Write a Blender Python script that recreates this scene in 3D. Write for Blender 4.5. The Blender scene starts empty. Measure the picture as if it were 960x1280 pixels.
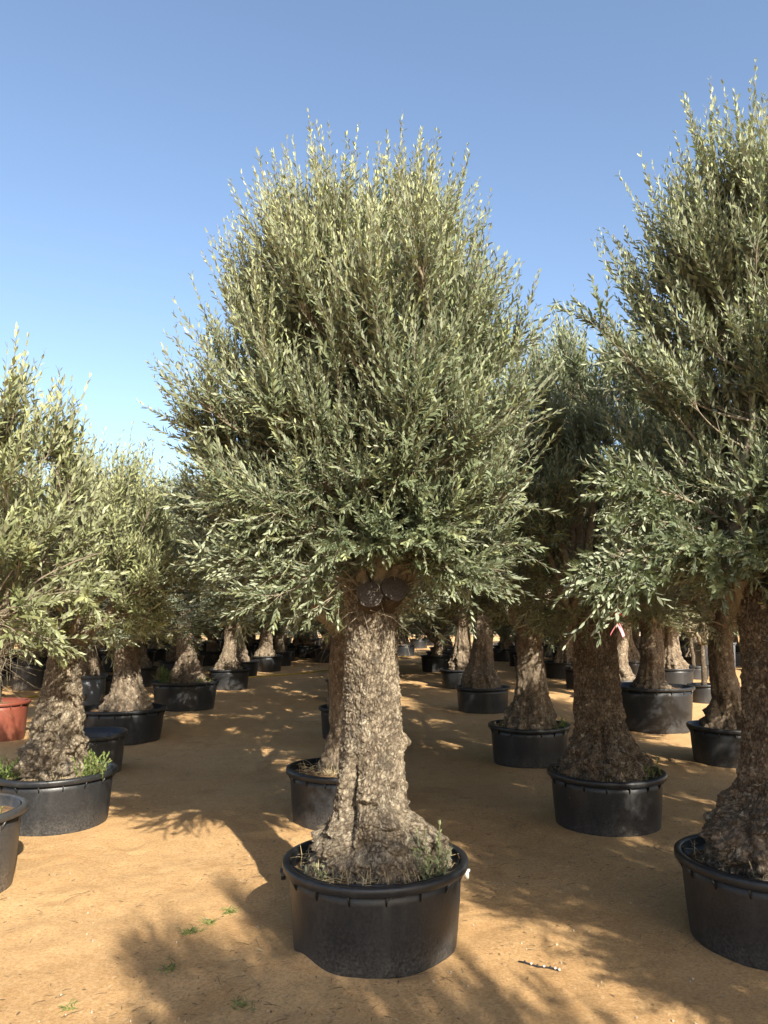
import bpy, math, random
import numpy as np
from mathutils import Vector, Matrix

# ------------------------------------------------------------------ camera, sky, sun, exposure
SC = bpy.context.scene
COL = SC.collection
CAM_H, PITCH, FPX = 1.66, math.radians(7.6), 961.0
cam_d = bpy.data.cameras.new('camera')
cam_d.sensor_fit = 'VERTICAL'; cam_d.sensor_height = 36.0
cam_d.lens = 36.0 * FPX / 1280.0
cam_d.clip_start = 0.05; cam_d.clip_end = 3000
cam = bpy.data.objects.new('camera', cam_d); COL.objects.link(cam)
cam.location = (0, 0, CAM_H); cam.rotation_euler = (math.pi / 2 + PITCH, 0, 0)
SC.camera = cam

SUN_EL, SUN_AZ = math.radians(31.0), math.radians(155.0)       # azimuth clockwise from +Y
W = bpy.data.worlds.new('World'); SC.world = W; W.use_nodes = True
nt = W.node_tree; nt.nodes.clear()
sky = nt.nodes.new('ShaderNodeTexSky'); sky.sky_type = 'NISHITA'; sky.sun_disc = False
sky.sun_elevation = SUN_EL; sky.sun_rotation = SUN_AZ
sky.air_density = 1.0; sky.dust_density = 1.9; sky.ozone_density = 1.4
bg = nt.nodes.new('ShaderNodeBackground'); bg.inputs['Strength'].default_value = 0.105
wo = nt.nodes.new('ShaderNodeOutputWorld')
nt.links.new(sky.outputs[0], bg.inputs[0]); nt.links.new(bg.outputs[0], wo.inputs[0])
sun_d = bpy.data.lights.new('sun', 'SUN'); sun_d.energy = 5.0; sun_d.angle = math.radians(0.53)
sun_d.color = (1.0, 0.93, 0.80)
sun = bpy.data.objects.new('sun', sun_d); COL.objects.link(sun)
to_sun = Vector((math.sin(SUN_AZ) * math.cos(SUN_EL), math.cos(SUN_AZ) * math.cos(SUN_EL), math.sin(SUN_EL)))
sun.rotation_euler = to_sun.to_track_quat('Z', 'Y').to_euler()
sun.location = (6, -10, 12)
SC.view_settings.view_transform = 'Standard'; SC.view_settings.look = 'None'
SC.view_settings.exposure = 1.36; SC.view_settings.gamma = 1.0
SC.view_settings.use_curve_mapping = False
SC.render.engine = 'CYCLES'
SC.cycles.max_bounces = 4; SC.cycles.diffuse_bounces = 1; SC.cycles.glossy_bounces = 2
SC.cycles.transmission_bounces = 3; SC.cycles.use_denoising = True

# ------------------------------------------------------------------ photograph geometry -> metres
CP, SP = math.cos(PITCH), math.sin(PITCH)
def ray(px, py):
    u, v = (px - 480) / FPX, (640 - py) / FPX
    return np.array([u, CP - SP * v, SP + CP * v])
def on_plane(px, py, z=0.0):
    d = ray(px, py); t = (z - CAM_H) / d[2]
    return np.array([d[0] * t, d[1] * t, z])
def at_y(px, py, y):
    d = ray(px, py); t = y / d[1]
    return np.array([d[0] * t, y, CAM_H + d[2] * t])

# ------------------------------------------------------------------ numpy noise
def _h(ix, iy, iz, s):
    h = (ix.astype(np.uint32) * np.uint32(374761393) + iy.astype(np.uint32) * np.uint32(668265263)
         + iz.astype(np.uint32) * np.uint32(2147483647 ^ 0x5bd1e995) + np.uint32((s * 974634777) & 0xffffffff))
    h = (h ^ (h >> np.uint32(13))) * np.uint32(1274126177)
    h = (h ^ (h >> np.uint32(16))) * np.uint32(2246822519)
    h = h ^ (h >> np.uint32(13))
    return h.astype(np.float64) / 4294967296.0
def vnoise(P, s=0):
    I = np.floor(P).astype(np.int64); F = P - I; F = F * F * (3 - 2 * F)
    r = 0
    for dx in (0, 1):
        wx = F[..., 0] if dx else 1 - F[..., 0]
        for dy in (0, 1):
            wy = F[..., 1] if dy else 1 - F[..., 1]
            for dz in (0, 1):
                wz = F[..., 2] if dz else 1 - F[..., 2]
                r = r + wx * wy * wz * _h(I[..., 0] + dx, I[..., 1] + dy, I[..., 2] + dz, s)
    return r * 2 - 1
def fbm(P, o=4, s=0):
    r, a, t = 0, 1.0, 0
    for k in range(o):
        r = r + a * vnoise(P * (2.03 ** k) + 7.1 * k, s + k); t += a; a *= 0.5
    return r / t
def worley(P, s=0):
    I = np.floor(P).astype(np.int64)
    f1 = np.full(P.shape[:-1], 9.0); f2 = f1.copy()
    for dx in (-1, 0, 1):
        for dy in (-1, 0, 1):
            for dz in (-1, 0, 1):
                cx, cy, cz = I[..., 0] + dx, I[..., 1] + dy, I[..., 2] + dz
                q = np.stack([cx + _h(cx, cy, cz, s), cy + _h(cx, cy, cz, s + 11), cz + _h(cx, cy, cz, s + 23)], -1)
                d = np.sqrt(((P - q) ** 2).sum(-1))
                m = d < f1
                f2 = np.where(m, f1, np.minimum(f2, d)); f1 = np.where(m, d, f1)
    return f1, f2
def sstep(a, b, x):
    t = np.clip((x - a) / (b - a), 0, 1); return t * t * (3 - 2 * t)
def nrm(v):
    return v / np.maximum(np.linalg.norm(v, axis=-1, keepdims=True), 1e-9)

# ------------------------------------------------------------------ mesh helpers
class MB:
    """collects vertices and faces of ONE mesh"""
    def __init__(s): s.v = []; s.f4 = []; s.f3 = []; s.n = 0; s.t = []
    def add(s, v, f4=None, f3=None, tint=None):
        v = np.asarray(v, float).reshape(-1, 3)
        if f4 is not None and len(f4): s.f4.append(np.asarray(f4).reshape(-1, 4) + s.n)
        if f3 is not None and len(f3): s.f3.append(np.asarray(f3).reshape(-1, 3) + s.n)
        s.v.append(v); s.n += len(v)
        s.t.append(np.zeros(len(v)) if tint is None else np.asarray(tint).reshape(-1))
    def tube(s, pts, rad, n=6, cap=True):
        pts = np.asarray(pts, float); rad = np.asarray(rad, float) * np.ones(len(pts))
        T = nrm(np.gradient(pts, axis=0))
        ref = np.array([0.31, 0.2, 0.93]) if abs(T[0][2]) < 0.9 else np.array([1.0, 0.1, 0])
        U = nrm(np.cross(T, ref)); V = np.cross(T, U)
        a = np.arange(n) * 2 * math.pi / n
        ring = pts[:, None] + rad[:, None, None] * (U[:, None] * np.cos(a)[None, :, None] + V[:, None] * np.sin(a)[None, :, None])
        k = len(pts); i, j = np.meshgrid(np.arange(k - 1), np.arange(n), indexing='ij'); j2 = (j + 1) % n
        f4 = np.stack([i * n + j, i * n + j2, (i + 1) * n + j2, (i + 1) * n + j], -1).reshape(-1, 4)
        v = ring.reshape(-1, 3); f3 = []
        if cap:
            v = np.vstack([v, pts[0], pts[-1]]); c0, c1 = k * n, k * n + 1
            f3 = [(c0, (q + 1) % n, q) for q in range(n)] + [(c1, (k - 1) * n + q, (k - 1) * n + (q + 1) % n) for q in range(n)]
        s.add(v, f4, f3)
    def lathe(s, prof, n=64, warp=0.0, seed=0, closed=False):
        a = np.arange(n) * 2 * math.pi / n
        pr = np.asarray(prof, float); k = len(pr)
        w = 1 + warp * np.sin(2 * a + seed) + 0.5 * warp * np.sin(3 * a + 2.1 * seed)
        wz = warp * 0.35 * np.sin(2 * a + 1.3 + seed)
        r = pr[:, 0][:, None] * w[None]
        v = np.stack([r * np.cos(a), r * np.sin(a), pr[:, 1][:, None] + wz[None] * sstep(0, 0.3, pr[:, 1])[:, None]], -1).reshape(-1, 3)
        m = k if closed else k - 1
        i, j = np.meshgrid(np.arange(m), np.arange(n), indexing='ij'); i2 = (i + 1) % k; j2 = (j + 1) % n
        f4 = np.stack([i * n + j, i * n + j2, i2 * n + j2, i2 * n + j], -1).reshape(-1, 4)
        s.add(v, f4)
    def box(s, c, sz, M=None):
        c = np.asarray(c, float); h = np.asarray(sz, float) / 2
        v = np.array([[x, y, z] for x in (-1, 1) for y in (-1, 1) for z in (-1, 1)]) * h
        if M is not None: v = v @ np.asarray(M).T
        s.add(v + c, [(0, 1, 3, 2), (4, 6, 7, 5), (0, 4, 5, 1), (2, 3, 7, 6), (0, 2, 6, 4), (1, 5, 7, 3)])
    def mesh(s, name, mats, smooth=False, tint=False):
        me = bpy.data.meshes.new(name)
        v = np.concatenate(s.v); me.vertices.add(len(v)); me.vertices.foreach_set('co', v.ravel())
        f4 = np.concatenate(s.f4) if s.f4 else np.zeros((0, 4), int)
        f3 = np.concatenate(s.f3) if s.f3 else np.zeros((0, 3), int)
        loops = np.concatenate([f4.ravel(), f3.ravel()]).astype(np.int32)
        st = np.concatenate([np.arange(len(f4)) * 4, len(f4) * 4 + np.arange(len(f3)) * 3]).astype(np.int32)
        me.loops.add(len(loops)); me.loops.foreach_set('vertex_index', loops)
        me.polygons.add(len(st)); me.polygons.foreach_set('loop_start', st)
        if smooth: me.polygons.foreach_set('use_smooth', np.ones(len(st), bool))
        if tint:
            at = me.attributes.new('tint', 'FLOAT', 'POINT'); at.data.foreach_set('value', np.concatenate(s.t).astype(np.float32))
        me.update(calc_edges=True)
        for m in (mats if isinstance(mats, (list, tuple)) else [mats]): me.materials.append(m)
        return me

def put(name, me, parent=None, loc=(0, 0, 0), rz=0.0, sc=(1, 1, 1)):
    o = bpy.data.objects.new(name, me); COL.objects.link(o)
    o.location = [float(q) for q in loc]; o.rotation_euler = (0, 0, rz); o.scale = sc
    if parent is not None: o.parent = parent
    return o
def tag(o, label, cat, group=None, kind=None):
    if label: o['label'] = label
    if cat: o['category'] = cat
    if group: o['group'] = group
    if kind: o['kind'] = kind
    return o

# ------------------------------------------------------------------ materials
class NT:
    def __init__(s, name):
        s.m = bpy.data.materials.new(name); s.m.use_nodes = True; s.t = s.m.node_tree; s.t.nodes.clear()
        s.out = s.n('ShaderNodeOutputMaterial')
    def n(s, ty, **kw):
        o = s.t.nodes.new(ty)
        for k, v in kw.items(): setattr(o, k, v)
        return o
    def l(s, a, b): s.t.links.new(a, b)
    def co(s, kind='Object', scale=(1, 1, 1)):
        tc = s.n('ShaderNodeTexCoord'); mp = s.n('ShaderNodeMapping'); mp.inputs['Scale'].default_value = scale
        s.l(tc.outputs[kind], mp.inputs[0]); return mp.outputs[0]
    def noise(s, co, scale, detail=4, rough=0.6, dist=0.0):
        o = s.n('ShaderNodeTexNoise'); o.inputs['Scale'].default_value = scale; o.inputs['Detail'].default_value = detail
        o.inputs['Roughness'].default_value = rough; o.inputs['Distortion'].default_value = dist
        s.l(co, o.inputs['Vector']); return o.outputs['Fac']
    def vor(s, co, scale, feature='F1', rnd=1.0):
        o = s.n('ShaderNodeTexVoronoi', feature=feature); o.inputs['Scale'].default_value = scale
        o.inputs['Randomness'].default_value = rnd; s.l(co, o.inputs['Vector']); return o.outputs['Distance']
    def ramp(s, x, stops, interp='LINEAR'):
        o = s.n('ShaderNodeValToRGB'); o.color_ramp.interpolation = interp; e = o.color_ramp.elements
        while len(e) < len(stops): e.new(0.5)
        for q, (p, c) in zip(e, stops): q.position = p; q.color = (c if hasattr(c, '__len__') else (c,) * 3) [:3] + (1,) if hasattr(c, '__len__') else (c, c, c, 1)
        s.l(x, o.inputs[0]); return o.outputs[0]
    def mix(s, f, a, b, blend='MIX'):
        o = s.n('ShaderNodeMix', data_type='RGBA', blend_type=blend)
        for i, v in ((0, f), (6, a), (7, b)):
            if hasattr(v, 'is_linked') or hasattr(v, 'links'): s.l(v, o.inputs[i])
            elif i == 0: o.inputs[i].default_value = v
            else: o.inputs[i].default_value = tuple(v) + (1,)
        return o.outputs[2]
    def math(s, op, a, b=0.0, clamp=False):
        o = s.n('ShaderNodeMath', operation=op, use_clamp=clamp)
        for i, v in ((0, a), (1, b)):
            if hasattr(v, 'links'): s.l(v, o.inputs[i])
            else: o.inputs[i].default_value = v
        return o.outputs[0]
    def bump(s, h, strength=0.5, dist=0.01, prev=None):
        o = s.n('ShaderNodeBump'); o.inputs['Strength'].default_value = strength; o.inputs['Distance'].default_value = dist
        s.l(h, o.inputs['Height'])
        if prev is not None: s.l(prev, o.inputs['Normal'])
        return o.outputs[0]
    def pbsdf(s, col, rough=0.6, spec=0.5, normal=None):
        o = s.n('ShaderNodeBsdfPrincipled')
        if hasattr(col, 'links'): s.l(col, o.inputs['Base Color'])
        else: o.inputs['Base Color'].default_value = tuple(col) + (1,)
        if hasattr(rough, 'links'): s.l(rough, o.inputs['Roughness'])
        else: o.inputs['Roughness'].default_value = rough
        o.inputs['Specular IOR Level'].default_value = spec
        if normal is not None: s.l(normal, o.inputs['Normal'])
        return o.outputs[0]
    def done(s, sh): s.l(sh, s.out.inputs[0]); return s.m

def plain(name, c, rough=0.6, spec=0.4, var=0.25, scale=20):
    k = NT(name); co = k.co(); n = k.noise(co, scale, 4)
    col = k.mix(k.ramp(n, [(0.3, 0.0), (0.7, 1.0)]), tuple(x * (1 - var) for x in c), tuple(min(1, x * (1 + var)) for x in c))
    return k.done(k.pbsdf(col, rough, spec, k.bump(n, 0.3, 0.004)))

def leaf_mat(name, old, mid, young, under, trans=0.17):
    k = NT(name)
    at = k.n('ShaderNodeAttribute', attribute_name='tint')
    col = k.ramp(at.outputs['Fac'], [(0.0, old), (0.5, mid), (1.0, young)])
    geo = k.n('ShaderNodeNewGeometry')
    und = k.mix(0.35, under, col)
    c2 = k.mix(geo.outputs['Backfacing'], col, und)
    p = k.pbsdf(c2, 0.50, 0.30)
    tr = k.n('ShaderNodeBsdfTranslucent')
    tc = k.mix(0.6, col, (0.20, 0.26, 0.05)); k.l(tc, tr.inputs[0])
    mx = k.n('ShaderNodeMixShader'); mx.inputs[0].default_value = trans
    k.l(p, mx.inputs[1]); k.l(tr.outputs[0], mx.inputs[2])
    return k.done(mx.outputs[0])
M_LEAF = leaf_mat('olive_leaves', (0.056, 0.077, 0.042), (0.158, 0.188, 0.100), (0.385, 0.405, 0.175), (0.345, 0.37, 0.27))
M_LEAF_PALE = leaf_mat('pale_olive_leaves', (0.095, 0.115, 0.052), (0.22, 0.24, 0.112), (0.395, 0.40, 0.175), (0.37, 0.385, 0.26))
M_WEED = leaf_mat('weed_leaves', (0.08, 0.11, 0.03), (0.15, 0.19, 0.055), (0.27, 0.30, 0.09), (0.16, 0.22, 0.06))
M_HEDGE = leaf_mat('hedge_leaves', (0.035, 0.06, 0.02), (0.06, 0.1, 0.03), (0.1, 0.15, 0.05), (0.08, 0.11, 0.05))
M_TWIG = plain('twig_bark', (0.20, 0.17, 0.12), 0.8, 0.2, 0.35, 30)
M_STRAW = plain('dry_straw', (0.42, 0.33, 0.18), 0.8, 0.2, 0.4, 60)

def bark_mat(name, dark, mid, light, sc=1.0):
    k = NT(name); co = k.co('Object'); cz = k.co('Object', (1, 1, 0.42))
    big = k.noise(co, 5 * sc, 5, 0.65, 0.6)
    fine = k.noise(k.co('Object', (1, 1, 0.62)), 46 * sc, 7, 0.8, 0.6)
    wob = k.n('ShaderNodeTexNoise'); wob.inputs['Scale'].default_value = 22; wob.inputs['Detail'].default_value = 4; k.l(co, wob.inputs['Vector'])
    vm = k.n('ShaderNodeVectorMath', operation='MULTIPLY_ADD'); k.l(wob.outputs['Color'], vm.inputs[0]); vm.inputs[1].default_value = (.05, .05, .05); k.l(cz, vm.inputs[2])
    cr = k.vor(vm.outputs[0], 105 * sc, 'DISTANCE_TO_EDGE')
    open_ = k.noise(cz, 34 * sc, 4, 0.6)
    plate = k.math('ADD', k.ramp(cr, [(0.0, 0.0), (0.30, 1.0)]), k.ramp(open_, [(0.42, 0.0), (0.60, 0.8)]), True)
    c1 = k.mix(k.ramp(fine, [(0.43, 0.0), (0.60, 1.0)]), mid, light)
    c1 = k.mix(k.ramp(fine, [(0.34, 0.95), (0.46, 0.0)]), c1, dark)
    c2 = k.mix(k.ramp(big, [(0.42, 0.0), (0.62, 0.75)]), c1, tuple(0.62 * x for x in mid))
    c3 = k.mix(k.math('MULTIPLY', k.math('SUBTRACT', 1.0, plate), 0.6), c2, dark)
    at = k.n('ShaderNodeAttribute', attribute_name='tint')
    c3 = k.mix(k.ramp(at.outputs['Fac'], [(0.05, 0.85), (0.42, 0.0)]), c3, dark)
    c3 = k.mix(k.ramp(at.outputs['Fac'], [(0.75, 0.0), (1.0, 0.5)]), c3, light)
    moss = k.ramp(k.noise(co, 9 * sc, 6, 0.7, 0.8), [(0.56, 0.0), (0.66, 0.75)]); c3 = k.mix(moss, c3, (0.085, 0.075, 0.06))
    lich = k.ramp(k.noise(co, 19 * sc, 6, 0.75, 1.0), [(0.57, 0.0), (0.64, 1.0)])
    c4 = k.mix(k.math('MULTIPLY', lich, 0.65), c3, (0.50, 0.455, 0.35))
    b1 = k.bump(plate, 0.6, 0.010); b2 = k.bump(fine, 1.0, 0.016, b1); b3 = k.bump(big, 0.5, 0.04, b2)
    return k.done(k.pbsdf(c4, 0.92, 0.15, b3))
M_BARK = bark_mat('olive_bark', (0.070, 0.052, 0.036), (0.215, 0.172, 0.120), (0.43, 0.358, 0.258))
M_BARK_BROWN = bark_mat('brown_olive_bark', (0.055, 0.040, 0.028), (0.185, 0.138, 0.095), (0.33, 0.262, 0.185), 0.9)

def cut_mat():
    k = NT('sawn_wood'); co = k.co('Object')
    w = k.n('ShaderNodeTexWave', wave_type='RINGS', rings_direction='SPHERICAL'); w.inputs['Scale'].default_value = 22; w.inputs['Distortion'].default_value = 2.5
    w.inputs['Detail'].default_value = 3; k.l(co, w.inputs['Vector'])
    n = k.noise(co, 40, 5)
    col = k.mix(k.math('MULTIPLY', w.outputs['Fac'], 0.28), (0.06, 0.052, 0.045), (0.15, 0.13, 0.115))
    col = k.mix(k.ramp(n, [(0.4, 0.0), (0.7, 0.6)]), col, (0.045, 0.038, 0.033))
    return k.done(k.pbsdf(col, 0.9, 0.1, k.bump(n, 0.6, 0.01)))
M_CUT = cut_mat()

def pot_mat(name, base, dust, amt=1.0):
    k = NT(name); co = k.co('Object')
    sep = k.n('ShaderNodeSeparateXYZ'); k.l(co, sep.inputs[0])
    n1 = k.noise(co, 6, 6, 0.65, 0.3); n2 = k.noise(co, 70, 5, 0.7); n3 = k.noise(k.co('Object', (1, 1, 0.25)), 9, 5, 0.6)
    low = k.ramp(k.math('ADD', sep.outputs[2], k.math('MULTIPLY', k.math('SUBTRACT', n1, 0.5), 0.25)), [(0.02, 1.0), (0.17, 0.25), (0.40, 0.10)])
    sp = k.math('MULTIPLY', low, k.ramp(n2, [(0.38, 0.0), (0.68, 1.0)]))
    smear = k.ramp(n3, [(0.50, 0.0), (0.74, 0.30)])
    f = k.math('MULTIPLY', k.math('ADD', k.math('MULTIPLY', sp, 0.85), k.math('MULTIPLY', smear, 0.55)), amt, True)
    col = k.mix(f, base, dust)
    scr = k.ramp(k.noise(k.co('Object', (2, 2, 26)), 3, 8, 0.75, 1.5), [(0.70, 0.0), (0.73, 0.35)])
    col = k.mix(k.math('MULTIPLY', scr, 0.4), col, tuple(min(1, x * 4 + 0.05) for x in base))
    rg = k.math('ADD', 0.40, k.math('MULTIPLY', f, 0.45))
    return k.done(k.pbsdf(col, rg, 0.45, k.bump(n2, 0.12, 0.004, k.bump(n1, 0.15, 0.03))))
M_POT = pot_mat('black_plastic', (0.0105, 0.012, 0.0145), (0.16, 0.145, 0.125), 0.5)
M_POT_GREY = pot_mat('dusty_grey_plastic', (0.026, 0.028, 0.031), (0.27, 0.20, 0.13), 0.9)
M_POT_SLATE = pot_mat('slate_grey_plastic', (0.085, 0.095, 0.11), (0.25, 0.2, 0.15), 0.7)
M_TERRA = pot_mat('terracotta_plastic', (0.17, 0.045, 0.028), (0.40, 0.22, 0.13), 0.5)

def soil_mat():
    k = NT('potting_soil'); co = k.co('Object')
    n = k.noise(co, 9, 6, 0.7); f = k.noise(co, 90, 5, 0.7)
    col = k.mix(k.ramp(n, [(0.38, 0.0), (0.62, 1.0)]), (0.09, 0.055, 0.032), (0.27, 0.165, 0.085))
    col = k.mix(k.ramp(f, [(0.55, 0.0), (0.7, 0.7)]), col, (0.33, 0.25, 0.15))
    return k.done(k.pbsdf(col, 0.95, 0.1, k.bump(f, 0.8, 0.015)))
M_SOIL = soil_mat()

def sand_mat():
    k = NT('desert_sand'); co = k.co('Object')
    big = k.noise(co, 0.55, 5, 0.6, 0.4); mid = k.noise(co, 4.5, 6, 0.65, 0.3); fine = k.noise(co, 62, 7, 0.8); grit = k.noise(co, 230, 3, 0.75)
    c = k.mix(k.ramp(big, [(0.36, 0.0), (0.66, 1.0)]), (0.552, 0.328, 0.143), (0.642, 0.414, 0.200))
    c = k.mix(k.ramp(mid, [(0.45, 0.0), (0.75, 0.55)]), c, (0.45, 0.255, 0.105))
    c = k.mix(k.ramp(fine, [(0.36, 0.75), (0.50, 0.0)]), c, (0.34, 0.195, 0.09))
    c = k.mix(k.ramp(fine, [(0.52, 0.0), (0.64, 0.55)]), c, (0.72, 0.52, 0.31))
    c = k.mix(k.ramp(k.noise(co, 1.1, 5, 0.65, 0.8), [(0.58, 0.0), (0.70, 0.6)]), c, (0.36, 0.195, 0.075))
    c = k.mix(k.ramp(grit, [(0.58, 0.0), (0.72, 0.5)]), c, (0.68, 0.48, 0.27))
    c = k.mix(k.ramp(grit, [(0.26, 0.6), (0.36, 0.0)]), c, (0.20, 0.12, 0.06))
    # crumbs of dark litter
    vd = k.n('ShaderNodeTexVoronoi', feature='F1'); vd.inputs['Scale'].default_value = 44; k.l(k.co('Object', (1, 1.9, 1)), vd.inputs['Vector'])
    crumb = k.ramp(vd.outputs['Distance'], [(0.10, 1.0), (0.20, 0.0)])
    gate = k.ramp(k.noise(co, 2.2, 4, 0.6), [(0.43, 0.0), (0.58, 1.0)])
    c = k.mix(k.math('MULTIPLY', k.math('MULTIPLY', crumb, gate), 0.85), c, (0.15, 0.09, 0.05))
    b = k.bump(mid, 0.35, 0.04); b = k.bump(k.noise(co, 19, 5, 0.75), 0.40, 0.02, b); b = k.bump(fine, 1.0, 0.014, b); b = k.bump(grit, 0.9, 0.006, b)
    return k.done(k.pbsdf(c, 0.95, 0.08, b))
M_SAND = sand_mat()
M_HOSE = plain('yellow_hose', (0.55, 0.38, 0.04), 0.5, 0.4, 0.15)
M_WALL = plain('pale_render', (0.74, 0.70, 0.62), 0.9, 0.1, 0.10, 0.8)
M_RED = plain('red_ribbon', (0.62, 0.012, 0.03), 0.5, 0.4, 0.15)
M_PINK = plain('pink_ribbon', (0.62, 0.20, 0.24), 0.6, 0.3, 0.15)
M_PIPE = plain('black_pipe', (0.018, 0.018, 0.02), 0.45, 0.5, 0.2)
M_PEBBLE = plain('grey_pebbles', (0.36, 0.29, 0.21), 0.9, 0.2, 0.35, 12)
M_WHITE = plain('white_specks', (0.42, 0.40, 0.36), 0.7, 0.3, 0.1)
M_LITTER = leaf_mat('fallen_leaves', (0.13, 0.085, 0.045), (0.24, 0.165, 0.085), (0.36, 0.28, 0.16), (0.30, 0.24, 0.15), 0.08)

# ------------------------------------------------------------------ ground, far wall, hedge
def growth(a, b, step, lim, g=1.085):
    c = list(np.arange(a, b + step / 2, step))
    s, x = step, c[-1]
    while x < lim: s *= g; x += s; c.append(x)
    s, x = step, c[0]
    while x > -lim: s *= g; x -= s; c.insert(0, x)
    return np.array(c)
POTS = []          # (x, y, r) filled before the ground is shaped
def ground_h(X, Y):
    P = np.stack([X, Y, np.zeros_like(X)], -1)
    near = 1 / (1 + (np.hypot(X, Y) / 40) ** 2)
    h = 0.022 * fbm(P * 0.7, 3, 1) + 0.014 * fbm(P * 2.6, 4, 5) + 0.004 * fbm(P * 10, 4, 9)
    f1, f2 = worley(P * np.array([2.6, 2.0, 1]) + 0.35 * fbm(P * 2, 2, 3)[..., None], 4)
    gate = sstep(0.0, 0.35, fbm(P * 0.55 + 3.3, 2, 13) + 0.12)
    dent = -np.exp(-(f1 / 0.26) ** 2) + 0.55 * np.exp(-((f1 - 0.42) / 0.12) ** 2)
    h = h + 0.024 * gate * dent
    for (x, y, r) in POTS:
        if y < 9:
            d = np.hypot(X - x, Y - y)
            w = sstep(r + 0.30, r + 0.02, d)
            h = h * (1 - w) + w * (0.012 + 0.5 * h)
    # the sand heaped against the front of the nearest pot
    g0 = on_plane(395, 1205)
    h = h + 0.05 * np.exp(-(((X - g0[0]) / 0.17) ** 2 + ((Y - g0[1]) / 0.11) ** 2))
    return h * near
def build_ground():
    xs = growth(-3.0, 3.0, 0.02, 600); ys = growth(2.3, 6.6, 0.02, 600)
    X, Y = np.meshgrid(xs, ys, indexing='ij')
    Z = ground_h(X, Y)
    m = MB(); ny = len(ys); i, j = np.meshgrid(np.arange(len(xs) - 1), np.arange(ny - 1), indexing='ij')
    f = np.stack([i * ny + j, (i + 1) * ny + j, (i + 1) * ny + j + 1, i * ny + j + 1], -1)
    m.add(np.stack([X, Y, Z], -1), f)
    tag(put('ground', m.mesh('ground', M_SAND, True)), None, None, kind='structure')

# ------------------------------------------------------------------ leaves and shoots
def add_leaves(mb, b, d, n, l, w, tint, bend, lod=False):
    s = np.cross(n, d)
    l = l[:, None]; w = w[:, None]; bend = bend[:, None]
    N = len(b); k = np.arange(N)[:, None]
    if lod:
        c = b + d * l * 0.5 - n * bend * l * 0.25; tip = b + d * l - n * bend * l
        V = np.stack([b, c + s * w * 0.5, tip, c - s * w * 0.5], 1)
        mb.add(V.reshape(-1, 3), k * 4 + np.array([[0, 1, 2, 3]]), None, np.repeat(tint, 4)); return
    c1 = b + d * l * 0.32 - n * bend * l * 0.1; c2 = b + d * l * 0.70 - n * bend * l * 0.49; tip = b + d * l - n * bend * l
    lift = n * w * 0.10
    V = np.stack([b, c1 + s * w * 0.47 + lift, c1 - s * w * 0.47 + lift, c2 + s * w * 0.38 + lift, c2 - s * w * 0.38 + lift, tip], 1)
    f3 = np.concatenate([k * 6 + np.array([[0, 2, 1]]), k * 6 + np.array([[3, 4, 5]])])
    f4 = k * 6 + np.array([[1, 2, 4, 3]])
    mb.add(V.reshape(-1, 3), f4, f3, np.repeat(tint, 6))

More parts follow.
